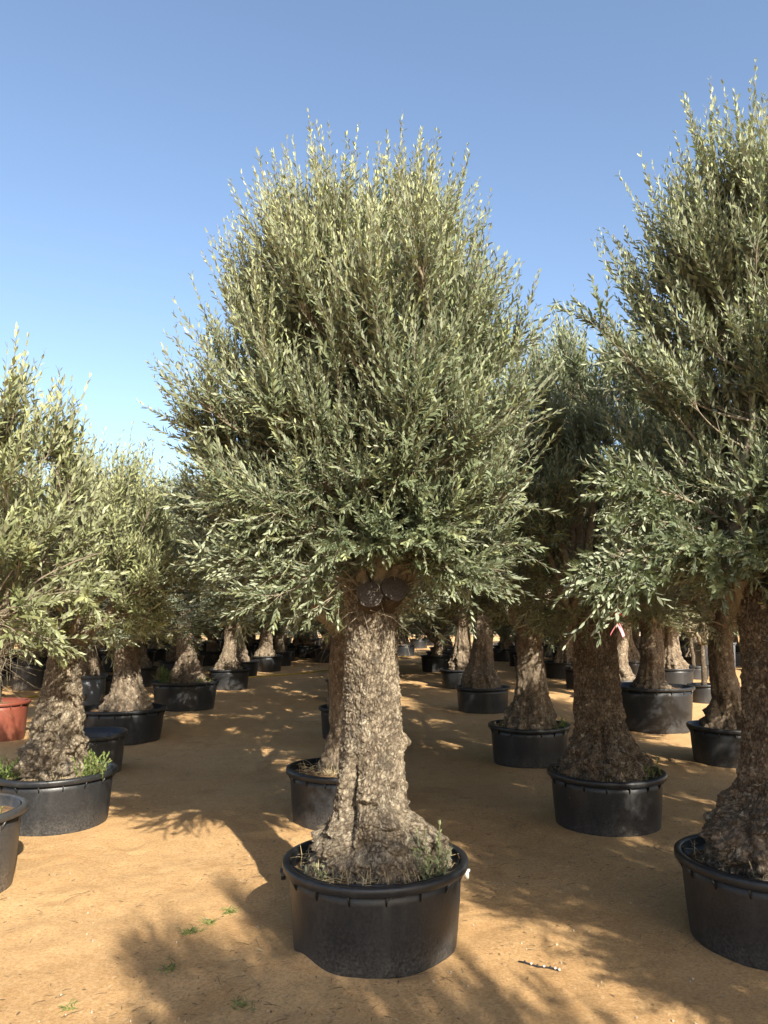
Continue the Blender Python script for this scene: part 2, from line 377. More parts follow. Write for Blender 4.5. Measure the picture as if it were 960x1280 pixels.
def shoots(rng, lmb, smb, base, dirs, L, curve, leaf=0.055, wid=0.27, space=0.024, bare=0.12, young=None, lod=False, stem=0.0016, prob=0.93):
    N = len(base); up = np.array([0, 0, 1.0])
    M = int(np.ceil(L.max() / space))
    j = np.arange(M)[None]
    dist = (j + 0.6 + 0.25 * rng.random((N, M))) * space
    ok = (dist < L[:, None]) & (dist > bare * L[:, None])
    sn = dist / L[:, None]
    cu = curve[:, None]
    pos = base[:, None] + dirs[:, None] * dist[..., None] + up * (cu * dist * sn)[..., None]
    tan = nrm(dirs[:, None] + up * (2 * cu * sn)[..., None])
    ref = nrm(rng.normal(size=(N, 1, 3)))
    U = nrm(np.cross(tan, np.broadcast_to(ref, tan.shape))); Vv = np.cross(tan, U)
    ph0 = rng.random((N, 1)) * 6.28
    yo = rng.random(N) if young is None else young
    for side in (0, 1):
        ph = ph0 + j * (math.pi / 2) + side * math.pi + rng.normal(size=(N, M)) * 0.35
        rad = U * np.cos(ph)[..., None] + Vv * np.sin(ph)[..., None]
        a = np.radians(47 - 24 * sn + rng.normal(size=(N, M)) * 11)
        d = tan * np.cos(a)[..., None] + rad * np.sin(a)[..., None]
        d = nrm(d + rng.normal(size=d.shape) * 0.10)
        n = tan * np.sin(a)[..., None] - rad * np.cos(a)[..., None]
        n = n - d * (n * d).sum(-1, keepdims=True)
        n = nrm(n + rng.normal(size=n.shape) * 0.22); n = nrm(n - d * (n * d).sum(-1, keepdims=True))
        keep = ok & (rng.random((N, M)) < prob)
        ln = leaf * (0.72 + 0.5 * rng.random((N, M))) * (1 - 0.38 * np.clip((sn - 0.72) / 0.28, 0, 1))
        w = ln * (wid * (0.85 + 0.35 * rng.random((N, M))))
        ti = np.clip(0.06 + 0.40 * rng.random((N, M)) + 0.55 * yo[:, None] * sn ** 1.5, 0, 1)
        be = rng.normal(size=(N, M)) * 0.09 + 0.06
        q = keep
        add_leaves(lmb, pos[q], d[q], n[q], ln[q], w[q], ti[q], be[q], lod)
    if smb is not None:
        s = np.array([0.0, 0.4, 0.75, 1.0])[None] * L[:, None]
        p = base[:, None] + dirs[:, None] * s[..., None] + up * (cu * s * s / L[:, None])[..., None]
        t = nrm(dirs); A = nrm(np.cross(t, ref[:, 0])); B = np.cross(t, A)
        r = stem * np.array([1.5, 1.2, 0.9, 0.35])[None, :, None, None] * (0.6 + 1.2 * L[:, None, None, None])
        an = np.arange(3) * 2.0944
        ring = A[:, None, None] * np.cos(an)[None, None, :, None] + B[:, None, None] * np.sin(an)[None, None, :, None]
        V = p[:, :, None] + ring * r
        k = np.arange(N)[:, None, None, None] * 12; i = np.arange(3)[None, :, None, None] * 3; jj = np.arange(3)[None, None, :, None]; j2 = (jj + 1) % 3
        f = np.concatenate([k + i + jj, k + i + j2, k + i + 3 + j2, k + i + 3 + jj], -1).reshape(-1, 4)
        smb.add(V.reshape(-1, 3), f)

def bez(a, c, b, n):
    t = np.linspace(0, 1, n)[:, None]
    return (1 - t) ** 2 * a + 2 * t * (1 - t) * c + t * t * b

PROF_WIDE = [(0, .42), (.08, .78), (.18, 1.0), (.34, 1.0), (.5, .90), (.65, .80), (.8, .66), (.9, .45), (1, .12)]
PROF_MAIN = [(0, .46), (.07, .70), (.17, .90), (.32, .97), (.5, .95), (.62, .90), (.76, .76), (.86, .46), (.93, .22), (1, .05)]
PROF_FULL = [(0, .55), (.08, .85), (.2, .95), (.35, .95), (.5, .88), (.65, .78), (.8, .62), (.9, .42), (1, .10)]
PROF_CONE = [(0, .55), (.08, .9), (.2, 1.0), (.35, .92), (.5, .80), (.65, .66), (.8, .48), (.9, .32), (1, .08)]
PROF_ROUND = [(0, .40), (.1, .80), (.25, 1.0), (.45, 1.0), (.65, .90), (.8, .72), (.92, .45), (1, .15)]

def crown_meshes(name, seed, zb, zt, R, trunk_top, prof=PROF_WIDE, nb=130, spb=26, leaf=0.055, cx=0.0, cy=0.0,
                 sprays=(), lod=False, mat=None, lump=0.20, wid=0.27, lmax=0.40, inner=0.25, clear=()):
    rng = np.random.default_rng(seed)
    pt = np.array([p[0] for p in prof]); pr = np.array([p[1] for p in prof])
    H = zt - zb
    def env(t, az):
        q = np.stack([np.cos(az) * 1.5, np.sin(az) * 1.5, t * 3.0], -1)
        return R * np.interp(t, pt, pr) * (1 + lump * 1.6 * vnoise(q + seed * 3.7, seed))
    T0 = np.array(trunk_top, float)
    wood = MB(); leaves = MB()
    limbs = []
    nl = 9
    for k in range(nl + 4):
        az = k * 2.399 + rng.normal() * 0.25
        if k < nl: t = rng.uniform(0.22, 0.58); fr = rng.uniform(0.4, 0.62)
        else: t = rng.uniform(0.62, 0.86); fr = rng.uniform(0.05, 0.4)
        r = env(np.array(t), np.array(az)) * fr
        tip = np.array([cx + r * math.cos(az), cy + r * math.sin(az), zb + t * H])
        ctl = T0 + np.array([math.cos(az) * r * 0.55, math.sin(az) * r * 0.55, 0.30 * (tip[2] - T0[2])])
        st = T0 + np.array([math.cos(az) * 0.05, math.sin(az) * 0.05, -0.08])
        p = bez(st, ctl, tip, 14) + rng.normal(size=(14, 3)) * 0.012
        wood.tube(p, np.linspace(0.052, 0.009, 14) * (0.8 + 0.4 * rng.random()), 6); limbs.append(p)
    LP = np.concatenate(limbs)
    SB, SD, SL, SCv, SY = [], [], [], [], []
    up = np.array([0, 0, 1.0])
    branches = []
    # heights weighted by the crown's girth
    tt = np.linspace(0.0, 0.93, 300); wgt = np.interp(tt, pt, pr) ** 1.2; wgt /= wgt.sum()
    for k in range(nb):
        t = float(np.clip(rng.choice(tt, p=wgt) + rng.normal() * 0.01, 0.0, 0.93)); az = k * 2.39996 + rng.normal() * 0.3
        fr = rng.uniform(0.66, 1.02) if rng.random() > inner else rng.uniform(0.3, 0.75)
        r = env(np.array(t), np.array(az)) * fr
        tip = np.array([cx + r * math.cos(az), cy + r * math.sin(az), zb + t * H])
        dd = np.linalg.norm(LP - tip, axis=1) + 1.2 * np.maximum(0, LP[:, 2] - tip[2] + 0.12) * (1 - 0.6 * (t < 0.15))
        st = LP[int(np.argmin(dd + 0.08 * rng.random(len(dd))))]
        v = tip - st; ln = np.linalg.norm(v)
        if ln < 0.25: st = st - nrm(v) * 0.2; v = tip - st; ln = np.linalg.norm(v)
        ctl = (st + tip) / 2 + np.array([v[0], v[1], 0]) * 0.18 + up * (ln * (0.10 if t < 0.25 else -0.10))
        p = bez(st, ctl, tip, 9)
        branches.append((p, t, ln, 1.0))
    for p in limbs:
        branches.append((p[5:], float(np.clip((p[-1][2] - zb) / H, .05, .9)), np.linalg.norm(p[-1] - p[5]), 1.5))
    for (a, b, sag, dens) in sprays:
        a, b = np.array(a, float), np.array(b, float); v = b - a
        p = bez(a, (a + b) / 2 + up * sag, b, 10)
        branches.append((p, -0.05, np.linalg.norm(v), dens))
    for (p, t, ln, dens) in branches:
        wood.tube(p, np.linspace(0.0085, 0.0025, len(p)) * (0.8 + 0.5 * ln), 4, False)
        n = max(5, int(spb * dens * (0.35 + 0.65 * ln / 0.8) * (0.75 + 0.5 * rng.random())))
        if t > 0: n = max(4, int(n * np.interp(t, [0, .14, .34], [.5, .68, 1.0])))
        s = 0.26 + 0.74 * rng.random(n) ** 0.62; s[:3] = 1.0
        f = s * (len(p) - 1); i0 = np.minimum(f.astype(int), len(p) - 2); fr = (f - i0)[:, None]
        b = p[i0] * (1 - fr) + p[i0 + 1] * fr
        tn = nrm(p[i0 + 1] - p[i0])
        out = nrm(np.stack([b[:, 0] - cx, b[:, 1] - cy, np.zeros(n)], -1))
        if t < -0.01:
            d = nrm(0.9 * tn + 0.10 * out + 0.42 * rng.normal(size=(n, 3)) + up * 0.05); cv = rng.normal(size=n) * 0.12
            L = 0.14 + 0.20 * rng.random(n)
        else:
            uw = (0.10 + 1.25 * t) * np.ones(n) + (0.35 * rng.normal(size=n) - .12 if t < .3 else 0)
            d = nrm(0.42 * tn + up * uw[:, None] + 0.24 * out * (1.1 - t) + 0.40 * rng.normal(size=(n, 3)))
            cv = 0.10 + 0.30 * t + rng.normal(size=n) * 0.12
            L = 0.13 + (lmax - 0.13) * rng.random(n) ** (1.5 if t < 0.55 else 1.0) * (0.8 + 0.35 * (t > 0.6))
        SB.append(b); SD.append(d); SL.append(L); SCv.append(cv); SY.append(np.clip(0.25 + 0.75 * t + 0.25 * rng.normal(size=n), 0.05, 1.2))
    SB, SD, SL, SCv, SY = map(np.concatenate, (SB, SD, SL, SCv, SY))
    cl = vnoise(SB * 3.1 + seed, seed + 5) + 0.5 * vnoise(SB * 6.3 + seed, seed + 6)
    kp = (cl > -0.30 + 0.25 * rng.normal(size=len(cl))) & (rng.random(len(cl)) < .97)
    ends = SB + SD * SL[:, None] * .8
    for (c0, c1, lo, hi_) in clear:      # pruned clear in front of the sawn stubs
        for q in (SB, ends):
            kp &= ~((q[:, 0] > c0) & (q[:, 0] < c1) & (q[:, 2] > lo) & (q[:, 2] < hi_) & (q[:, 1] < .05))
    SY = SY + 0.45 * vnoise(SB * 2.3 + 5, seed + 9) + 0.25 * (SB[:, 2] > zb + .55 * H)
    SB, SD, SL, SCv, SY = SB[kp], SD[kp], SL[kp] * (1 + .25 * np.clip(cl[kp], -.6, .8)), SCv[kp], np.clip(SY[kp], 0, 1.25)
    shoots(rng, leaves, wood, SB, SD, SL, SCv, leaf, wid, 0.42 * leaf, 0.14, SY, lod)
    # dry bare twiglets inside the lower crown
    nb_ = 520 if not lod else 120
    pick = rng.integers(0, len(LP), nb_); b = LP[pick] + rng.normal(size=(nb_, 3)) * 0.06
    d = nrm(rng.normal(size=(nb_, 3)) + up * 0.2); shoots_bare(wood, rng, b, d, 0.15 + 0.3 * rng.random(nb_))
    return leaves.mesh(name + '_leaves', mat or M_LEAF, False, True), wood.mesh(name + '_branches', M_TWIG, True)
def shoots_bare(mb, rng, b, d, L):
    for q in range(len(b)):
        p = np.stack([b[q], b[q] + d[q] * L[q] * 0.5 + rng.normal(size=3) * 0.015, b[q] + d[q] * L[q]])
        mb.tube(p, [0.0022, 0.0016, 0.0007], 3, False)

# ------------------------------------------------------------------ trunks
def trunk_mesh(name, prof, nth, nz, seed, mat, z0=0.25, flute=0.10, gnarl=1.0, burls=(), fine=True, lobes=5, twist=0.6):
    """prof: (z, radius, x offset, y offset)"""
    pz = np.array([p[0] for p in prof]); zt = pz[-1]
    zs = np.linspace(z0, zt, nz)
    def sm(c):
        g = np.linspace(z0, zt, 400); v = np.interp(g, pz, np.array([p[c] for p in prof]))
        kk = np.hanning(41); kk /= kk.sum(); v = np.convolve(np.pad(v, 20, 'edge'), kk, 'valid'); return np.interp(zs, g, v)
    R, CX, CY = sm(1), sm(2), sm(3)
    th = np.arange(nth) * 2 * math.pi / nth
    Z, TH = np.meshgrid(zs, th, indexing='ij'); RR = R[:, None] * np.ones_like(TH)
    wb = sstep(1.05, 0.45, Z)
    ph = seed * 1.7
    lob = np.sin(lobes * TH + ph + twist * Z * 4) * 0.55 + np.sin((lobes - 2) * TH + ph * 2 - twist * Z * 2) * 0.45 + 0.4 * np.sin((lobes * 2 + 1) * TH + ph * 3 + 3 * Z)
    P = np.stack([np.cos(TH) * RR, np.sin(TH) * RR, Z], -1)
    r = RR * (1 + flute * lob * (0.35 + 0.9 * wb))
    r = r + gnarl * (0.010 + 0.055 * wb) * fbm(P * np.array([6, 6, 4.0]) + seed, 4, seed)
    f1, f2 = worley(P * np.array([8.5, 8.5, 7.0]) + 0.5 * fbm(P * 9, 2, seed + 3)[..., None] + seed, seed)
    r = r + gnarl * (0.004 + (0.085 if fine else .06) * wb) * (np.clip(1 - f1, 0, 1) ** 1.5 - 0.25)
    g1, g2 = worley(P * np.array([19, 19, 12.0]) + 0.8 * fbm(P * 15, 2, seed + 5)[..., None], seed + 2)
    r = r + gnarl * (0.005 + 0.016 * wb) * (np.clip(g2 - g1, 0, 0.5) * 2 - 0.4)
    k1, k2 = worley(P * np.array([14, 14, 13.0]) + 0.7 * fbm(P * 11, 2, seed + 15)[..., None], seed + 12)
    r = r + gnarl * (0.046 if fine else .03) * wb * (np.clip(1 - k1 * 1.15, 0, 1) - 0.3)
    flake = np.full(r.shape, .7)
    if fine:
        e1, e2 = worley(P * np.array([76, 76, 32.0]) + 0.5 * fbm(P * 50, 2, seed + 8)[..., None], seed + 14)
        flake = np.clip((e2 - e1) * 2.0 + .35 * fbm(P * 20, 3, seed + 21), 0, 1); r = r + 0.005 * flake
        q1, q2 = worley(P * np.array([48, 48, 27.0]) + 0.6 * fbm(P * 40, 2, seed + 7)[..., None], seed + 4)
        r = r + 0.009 * np.clip((q2 - q1) * 2.4, 0, 1) + 0.003 * fbm(P * 130, 2, seed + 6)
    for (bt, bz, bw, amp) in burls:
        da = (TH - math.radians(bt) + math.pi) % (2 * math.pi) - math.pi
        hw, hz = (bw if hasattr(bw, '__len__') else (bw, bw))
        r = r + amp * np.exp(-((da * RR / hw) ** 2 + ((Z - bz) / hz) ** 2))
    r = np.maximum(r, 0.03)
    V = np.stack([CX[:, None] + r * np.cos(TH), CY[:, None] + r * np.sin(TH), Z], -1)
    m = MB(); i, j = np.meshgrid(np.arange(nz - 1), np.arange(nth), indexing='ij'); j2 = (j + 1) % nth
    f = np.stack([i * nth + j, i * nth + j2, (i + 1) * nth + j2, (i + 1) * nth + j], -1)
    tint = np.append(flake.ravel(), .7)
    V = np.vstack([V.reshape(-1, 3), [CX[-1], CY[-1], zt + 0.03]]); c = nth * nz
    m.add(V, f, [(c, (nz - 1) * nth + q, (nz - 1) * nth + (q + 1) % nth) for q in range(nth)], tint)
    return m.mesh(name, mat, True, True)

# ------------------------------------------------------------------ pots
_potc = {}
def pot_meshes(D, h, mat, detail=True, rib=16, bury=0.03, taper=0.86):
    key = (round(D, 2), round(h, 2), mat.name, detail, taper)
    if key in _potc: return _potc[key]
    R = D / 2; n = 96 if detail else 48; rb = R * taper; rt = R - 0.035
    wp = 0.010 if detail else 0.006
    b = MB()
    prof = [(0.02, -bury), (rb - 0.02, -bury), (rb, -bury + 0.02)]
    for q in np.linspace(0.1, 1, 7): prof.append((rb + (rt - rb) * q + 0.004 * math.sin(q * 3.1), -bury + 0.02 + (h - 0.03 + bury - 0.02) * q))
    prof += [(rt - 0.010, h - 0.03)]
    for q in np.linspace(1, 0.25, 4): prof.append((rb + (rt - rb) * q - 0.014, h * q))
    b.lathe(prof, n, wp, D * 7)
    if detail:
        for k in range(rib):
            a = k * 2 * math.pi / rib + 0.13
            c, s = math.cos(a), math.sin(a); w = 1 + wp * math.sin(2 * a + D * 7) + .5 * wp * math.sin(3 * a + 2.1 * D * 7)
            Mz = np.array([[c, -s, 0], [s, c, 0], [0, 0, 1]])
            V = np.array([[rt * w - .006, -.004, h - .035], [R * w - .006, -.004, h - .035], [rt * w - .010, -.004, h - .105],
                          [rt * w - .006, .004, h - .035], [R * w - .006, .004, h - .035], [rt * w - .010, .004, h - .105]]) @ Mz.T
            b.add(V, [(0, 1, 4, 3), (1, 2, 5, 4), (0, 3, 5, 2)], [(0, 2, 1), (3, 4, 5)])
    rim = MB()
    rp = [(rt - 0.006, h - 0.012), (rt + 0.001, h + 0.001), (R - 0.010, h + 0.003), (R - 0.002, h - 0.003), (R, h - 0.012), (R - 0.001, h - 0.036),
          (R - 0.006, h - 0.040), (R - 0.009, h - 0.036), (R - 0.011, h - 0.016), (rt + 0.001, h - 0.018)]
    rim.lathe(rp, n, wp, D * 7, True)
    _potc[key] = (b.mesh('pot_body', mat, True), rim.mesh('pot_rim', mat, True))
    return _potc[key]
_soilc = {}
def soil_mesh(D, z, seed=0):
    key = (round(D, 2), round(z, 2))
    if key in _soilc: return _soilc[key]
    nr, na = 22, 56; r = np.linspace(0, D / 2 - 0.045, nr); a = np.arange(na) * 2 * math.pi / na
    Rr, A = np.meshgrid(r, a, indexing='ij'); P = np.stack([Rr * np.cos(A), Rr * np.sin(A), np.zeros_like(A)], -1)
    P[..., 2] = z + 0.03 * (1 - (Rr / r[-1]) ** 2) + 0.02 * fbm(P * 9, 4, 3) + 0.012 * fbm(P * 40, 2, 8)
    m = MB(); i, j = np.meshgrid(np.arange(nr - 1), np.arange(na), indexing='ij'); j2 = (j + 1) % na
    m.add(P, np.stack([i * na + j, (i + 1) * na + j, (i + 1) * na + j2, i * na + j2], -1))
    _soilc[key] = m.mesh('soil', M_SOIL, True); return _soilc[key]
def straw_mesh(seed, D, z, n=220, rmin=0.3, arc=None):
    rng = np.random.default_rng(seed); m = MB()
    for k in range(n):
        a = rng.uniform(0, 6.28) if arc is None else math.radians(rng.uniform(*arc)); r = D / 2 * rng.uniform(rmin, 0.86)
        p0 = np.array([r * math.cos(a), r * math.sin(a), z + rng.uniform(0.0, 0.035)])
        d = nrm(rng.normal(size=3) * np.array([1, 1, 0.28])) * rng.uniform(0.04, 0.13)
        if rng.random() < 0.25: d = np.array([rng.normal() * 0.02, rng.normal() * 0.02, rng.uniform(0.03, 0.09)])
        m.tube(np.stack([p0, p0 + d * 0.5 + [0, 0, 0.008], p0 + d]), [0.0016, 0.0014, 0.0006], 3, False)
    return m.mesh('dry_grass', M_STRAW)
def sprig_mesh(seed, cx, cy, z, n=14, h=0.18, spread=0.07, leaf=0.028, mat=None, wid=0.38):
    rng = np.random.default_rng(seed); lm = MB()
    b = np.stack([cx + rng.normal(size=n) * spread, cy + rng.normal(size=n) * spread, z * np.ones(n)], -1)
    d = nrm(np.array([0, 0, 1.0]) + rng.normal(size=(n, 3)) * np.array([0.35, 0.35, 0.1]))
    shoots(rng, lm, lm, b, d, h * (0.5 + 0.7 * rng.random(n)), np.zeros(n), leaf, wid, 0.5 * leaf, 0.1, rng.random(n), False, 0.0011)
    return lm.mesh('weed', mat or M_WEED, False, True)

# ------------------------------------------------------------------ a potted tree
def potted(label, x, y, D, h, trunk, crown, rz=0.0, pmat=None, detail=False, group='potted olive trees in rows', name='potted_olive_tree', csc=(1, 1, 1), tsc=(1, 1, 1), cat='potted tree', cmat=None, cdz=0.0):
    root = put(name, None, None, (x, y, 0))
    root.empty_display_size = 0.2
    tag(root, label, cat, group)
    b, r = pot_meshes(D, h, pmat or M_POT, detail)
    po = put('pot', b, root); put('rim', r, po)
    put('soil', soil_mesh(D, h - 0.065), root)
    if trunk is not None:
        tk = put('trunk', trunk, root, (0, 0, 0), rz, tsc)
        if not detail or 'row' in label: tk.rotation_euler = (math.radians(2.6 * math.sin(x * 7 + y * 3)), math.radians(2.6 * math.sin(x * 5 - y * 11)), rz)
    if crown is not None:
        c = put('crown', crown[0], root, (0, 0, cdz), rz, csc); put('branches', crown[1], c)
    POTS.append((x, y, D / 2))
    return root
def spot(px, py, w, h):
    """rim centre at pixel (px, py), rim width w pixels, rim height h metres -> x, y, diameter"""
    p = on_plane(px, py, h); depth = p[1] * CP + (h - CAM_H) * SP
    return p[0], p[1], w * depth / FPX

# shared crowns and trunks for the rows behind
TT = (0, 0, 1.62)
VT = [trunk_mesh('trunk_bell', [(0.25, .30, 0, 0), (.42, .285, 0, 0), (.56, .235, .02, 0), (.7, .19, .03, 0), (.9, .165, .02, 0), (1.2, .148, -.02, 0), (1.45, .142, -.05, 0), (1.75, .165, -.06, 0)], 120, 150, 3, M_BARK_BROWN, flute=.13, fine=False),
      trunk_mesh('trunk_flared', [(0.25, .29, 0, 0), (.42, .27, .03, 0), (.56, .215, .03, 0), (.72, .165, 0, 0), (1.0, .135, -.05, 0), (1.3, .13, -.06, 0), (1.5, .125, -.03, 0), (1.75, .15, .02, 0)], 120, 150, 8, M_BARK_BROWN, flute=.15, fine=False, lobes=4),
      trunk_mesh('trunk_burly', [(0.25, .32, 0, 0), (.42, .31, -.02, 0), (.58, .25, -.03, 0), (.72, .195, -.01, 0), (1.0, .17, .03, 0), (1.2, .175, .04, 0), (1.4, .145, .05, 0), (1.75, .165, .02, 0)], 120, 150, 12, M_BARK_BROWN, flute=.12, fine=False, lobes=6, burls=[(-80, 1.02, (.1, .09), .05), (-40, .55, .1, .06)])]
VC = [crown_meshes('crown_round', 21, 1.58, 4.0, 1.12, TT, PROF_ROUND, 200, 50, 0.06, lod=True),
      crown_meshes('crown_wide', 22, 1.60, 3.85, 1.12, TT, PROF_WIDE, 200, 50, 0.06, lod=True),
      crown_meshes('crown_cone', 23, 1.58, 4.15, 1.08, TT, PROF_CONE, 200, 50, 0.06, lod=True)]

# ---- the big tree in the middle
xA, yA, DA = spot(469, 1071, 230, 0.42)
trunkA = trunk_mesh('trunk_main', [(0.25, .315, .02, 0), (.42, .305, .02, 0), (.52, .272, .015, 0), (.58, .215, .0, 0), (.65, .172, -.015, 0), (.78, .157, -.02, 0),
                                   (.95, .154, -.012, 0), (1.15, .147, -.017, 0), (1.45, .132, -.022, 0), (1.62, .126, -.022, 0), (1.82, .135, -.02, 0)], 300, 460, 5, M_BARK, flute=.05, gnarl=1.0, lobes=5, twist=.25,
                    burls=[(212, .62, (.06, .18), .045), (238, .78, (.015, .12), -.075), (228, .86, (.035, .10), .035), (195, .47, (.09, .09), .03), (262, .60, (.07, .06), .035),
                           (300, .52, (.08, .07), .05), (340, .55, (.10, .10), .06), (2, 1.0, (.03, .035), .05), (282, .44, (.05, .045), .045), (248, .46, (.04, .04), .05), (318, .68, (.05, .06), .03),
                           (225, .50, (.05, .06), .045), (270, .74, (.05, .05), .02), (290, .63, (.035, .03), .03), (235, .42, (.04, .04), .05), (312, .42, (.05, .05), .05), (256, .53, (.03, .08), -.03), (328, .47, (.03, .07), -.03)])
def sA(px, py, y): p = at_y(px, py, y); return p - np.array([xA, yA, 0])
sprA = [((-.05, -.05, 1.85), sA(345, 745, yA - .35), .06, 1.0), ((-.05, -.1, 1.8), sA(375, 725, yA - .5), .08, 1.1), ((-.05, -.1, 1.8), sA(395, 760, yA - .45), .05, .9), ((-.1, -.1, 1.85), sA(410, 745, yA - .4), .05, 1.2),
        ((.05, -.1, 1.9), sA(640, 715, yA - .35), .05, 1.0), ((.05, -.1, 1.9), sA(580, 720, yA - .5), .08, 1.2), ((-.05, -.1, 1.95), sA(470, 672, yA - .5), .10, 1.2), ((-.05, -.1, 1.95), sA(425, 675, yA - .5), .08, 1.2), ((.05, -.1, 1.95), sA(525, 672, yA - .5), .08, 1.2),
        ((-.1, -.1, 1.85), sA(290, 700, yA - .3), .08, 1.0), ((.1, -.1, 1.85), sA(640, 680, yA - .4), .1, 1.0)]
crownA = crown_meshes('crown_main', 41, 1.76, 4.00, .80, (-.02, 0, 1.72), PROF_MAIN, 260, 64, 0.045, cx=-.06, sprays=sprA, lump=.27, inner=.3, lmax=.46, clear=((-.16, .20, 1.4, 1.86),))
treeA = potted('large olive with pale flaking trunk and two sawn limb stubs, foremost tree in the middle', xA, yA, DA, .42, trunkA, crownA, detail=True)

# ---- cut stubs, drip ring, dry grass and suckers of the middle tree
def stub(root_trunk, a, b, r):
    m = MB(); a, b = np.array(a, float), np.array(b, float); p = bez(a, (a + b) / 2 + [0, 0, .01], b, 8)
    m.tube(p, r * np.linspace(1.0, 1.08, 8), 28, False)
    o = put('cut_stub', m.mesh('cut_stub', M_BARK_BROWN, True), root_trunk)
    d = nrm(b - a); U = nrm(np.cross(d, [0, 0, 1.0])); Vv = np.cross(U, d); an = np.arange(28) * 6.2832 / 28
    rng = np.random.default_rng(int(r * 1e4)); rr = r * 1.09 * (1 + 0.04 * np.sin(3 * an) + .02 * rng.normal(size=28))
    ring = b + rr[:, None] * (U * np.cos(an)[:, None] + Vv * np.sin(an)[:, None]); ring2 = ring * .62 + b * .38 + d * .006
    f = MB(); V = np.vstack([ring + d * .002, ring2, [b + d * .008]])
    f.add(V, [(q, (q + 1) % 28, 28 + (q + 1) % 28, 28 + q) for q in range(28)], [(56, 28 + q, 28 + (q + 1) % 28) for q in range(28)])
    f.v = [q - b for q in f.v]
    put('sawn_face', f.mesh('sawn_face', M_CUT), root_trunk, b + d * .001)
trkA = [c for c in treeA.children if c.name.startswith('trunk')][0]
stub(trkA, (-.03, -.02, 1.68), sA(463, 743, yA - .22), .062)
stub(trkA, (.03, .0, 1.68), sA(493, 736, yA - .20), .066)
def limb(tr, a, c, b, r0, r1, seed):
    rg = np.random.default_rng(seed); p = bez(np.array(a), np.array(c), np.array(b), 16); m = MB()
    m.tube(p + rg.normal(size=(16, 3)) * .006, np.linspace(r0, r1, 16) * (1 + .10 * rg.normal(size=16)), 14)
    m.t = [np.full(len(v), .6) for v in m.v]; put('limb', m.mesh('limb', M_BARK, True, True), tr)
limb(trkA, (-.05, -.01, 1.70), (-.10, -.06, 1.95), (-.36, -.16, 2.30), .062, .026, 1)
limb(trkA, (.02, -.02, 1.72), (.03, -.08, 2.0), (.10, -.12, 2.50), .060, .024, 2)
limb(trkA, (.04, .02, 1.72), (.20, .02, 1.92), (.46, -.05, 2.25), .058, .024, 3)
def lug(root, D, h, ang, mat, w=.05):
    m = MB(); a = math.radians(ang); R = D / 2; Mz = np.array([[math.cos(a), -math.sin(a), 0], [math.sin(a), math.cos(a), 0], [0, 0, 1]])
    m.box(np.array([math.cos(a) * (R - .006), math.sin(a) * (R - .006), h - .062]), (.022, w, .04), Mz)
    m.box(np.array([math.cos(a) * (R + .004), math.sin(a) * (R + .004), h - .045]), (.014, w * .55, .012), Mz)
    put('handle', m.mesh('handle', mat), root)
lug(treeA, DA, .42, -8, M_WHITE, .022); lug(treeA, DA, .42, 188, M_PIPE, .06)
def drip_ring(root, D, z, r=0.009):
    m = MB(); a = np.linspace(0.2, 6.2, 70); R = D / 2 - .105
    p = np.stack([R * np.cos(a) * (1 + .03 * np.sin(2 * a)), R * np.sin(a), z + .012 * np.sin(3 * a)], -1)
    m.tube(p, r, 8); return put('drip_pipe', m.mesh('drip_pipe', M_PIPE, True), root)
drip_ring(treeA, DA, .385, .010)
put('dry_grass', straw_mesh(3, DA, .375, 420, .45), treeA)['kind'] = 'stuff'
put('sucker_shoot', sprig_mesh(5, .29, -.22, .36, 18, .26, .04, .036, wid=.3, mat=M_LEAF_PALE), treeA)
put('sucker_shoot', sprig_mesh(6, -.26, -.24, .36, 6, .10, .03, .030, mat=M_LEAF_PALE), treeA)

# ---- right-hand tree cut by the frame
xB, yB, DB = spot(962, 1070, 226, 0.42)
def sB(px, py, y): p = at_y(px, py, y); return p - np.array([xB, yB, 0])
trunkB = trunk_mesh('trunk_right', [(0.25, .31, 0, 0), (.42, .30, 0, 0), (.55, .265, -.01, 0), (.66, .22, 0, 0), (.80, .17, .02, 0), (1.1, .152, .01, 0), (1.45, .15, .0, 0), (1.8, .165, -.02, 0)], 260, 360, 17, M_BARK_BROWN, flute=.07, lobes=5, burls=[(200, .55, (.1, .08), .05), (230, .48, .08, .04)])
sprB = [((-.1, -.15, 2.0), sB(748, 705, yB - .55), .16, 1.3), ((-.1, -.15, 1.95), sB(742, 765, yB - .5), .22, 1.4), ((-.1, -.15, 2.0), sB(760, 735, yB - .6), .22, 1.4), ((-.1, -.1, 2.1), sB(785, 610, yB - .4), .12, 1.2),
        ((-.1, -.1, 2.0), sB(775, 660, yB - .4), .16, 1.2), ((-.1, -.15, 1.95), sB(800, 740, yB - .5), .15, 1.2), ((-.1, -.1, 2.3), sB(752, 410, yB - .2), .05, .55), ((-.05, -.15, 1.95), sB(850, 690, yB - .5), .1, 1.1), ((-.05, -.15, 1.95), sB(900, 720, yB - .45), .1, 1.0), ((0, -.15, 1.95), sB(945, 690, yB - .5), .1, 1.0)]
crownB = crown_meshes('crown_right', 57, 1.80, 4.27, .86, (-.02, 0, 1.75), PROF_FULL, 240, 58, 0.052, sprays=sprB, cx=.28, lmax=.46, lump=.24)
treeB = potted('tallest olive with shaded red-brown trunk, cut off by the right edge of the photo', xB, yB, DB, .42, trunkB, crownB, detail=True)
put('dry_grass', straw_mesh(13, DB, .375, 260, .45), treeB)['kind'] = 'stuff'
put('weed', sprig_mesh(15, -.02, -.36, .36, 9, .16, .05, .024), treeB)

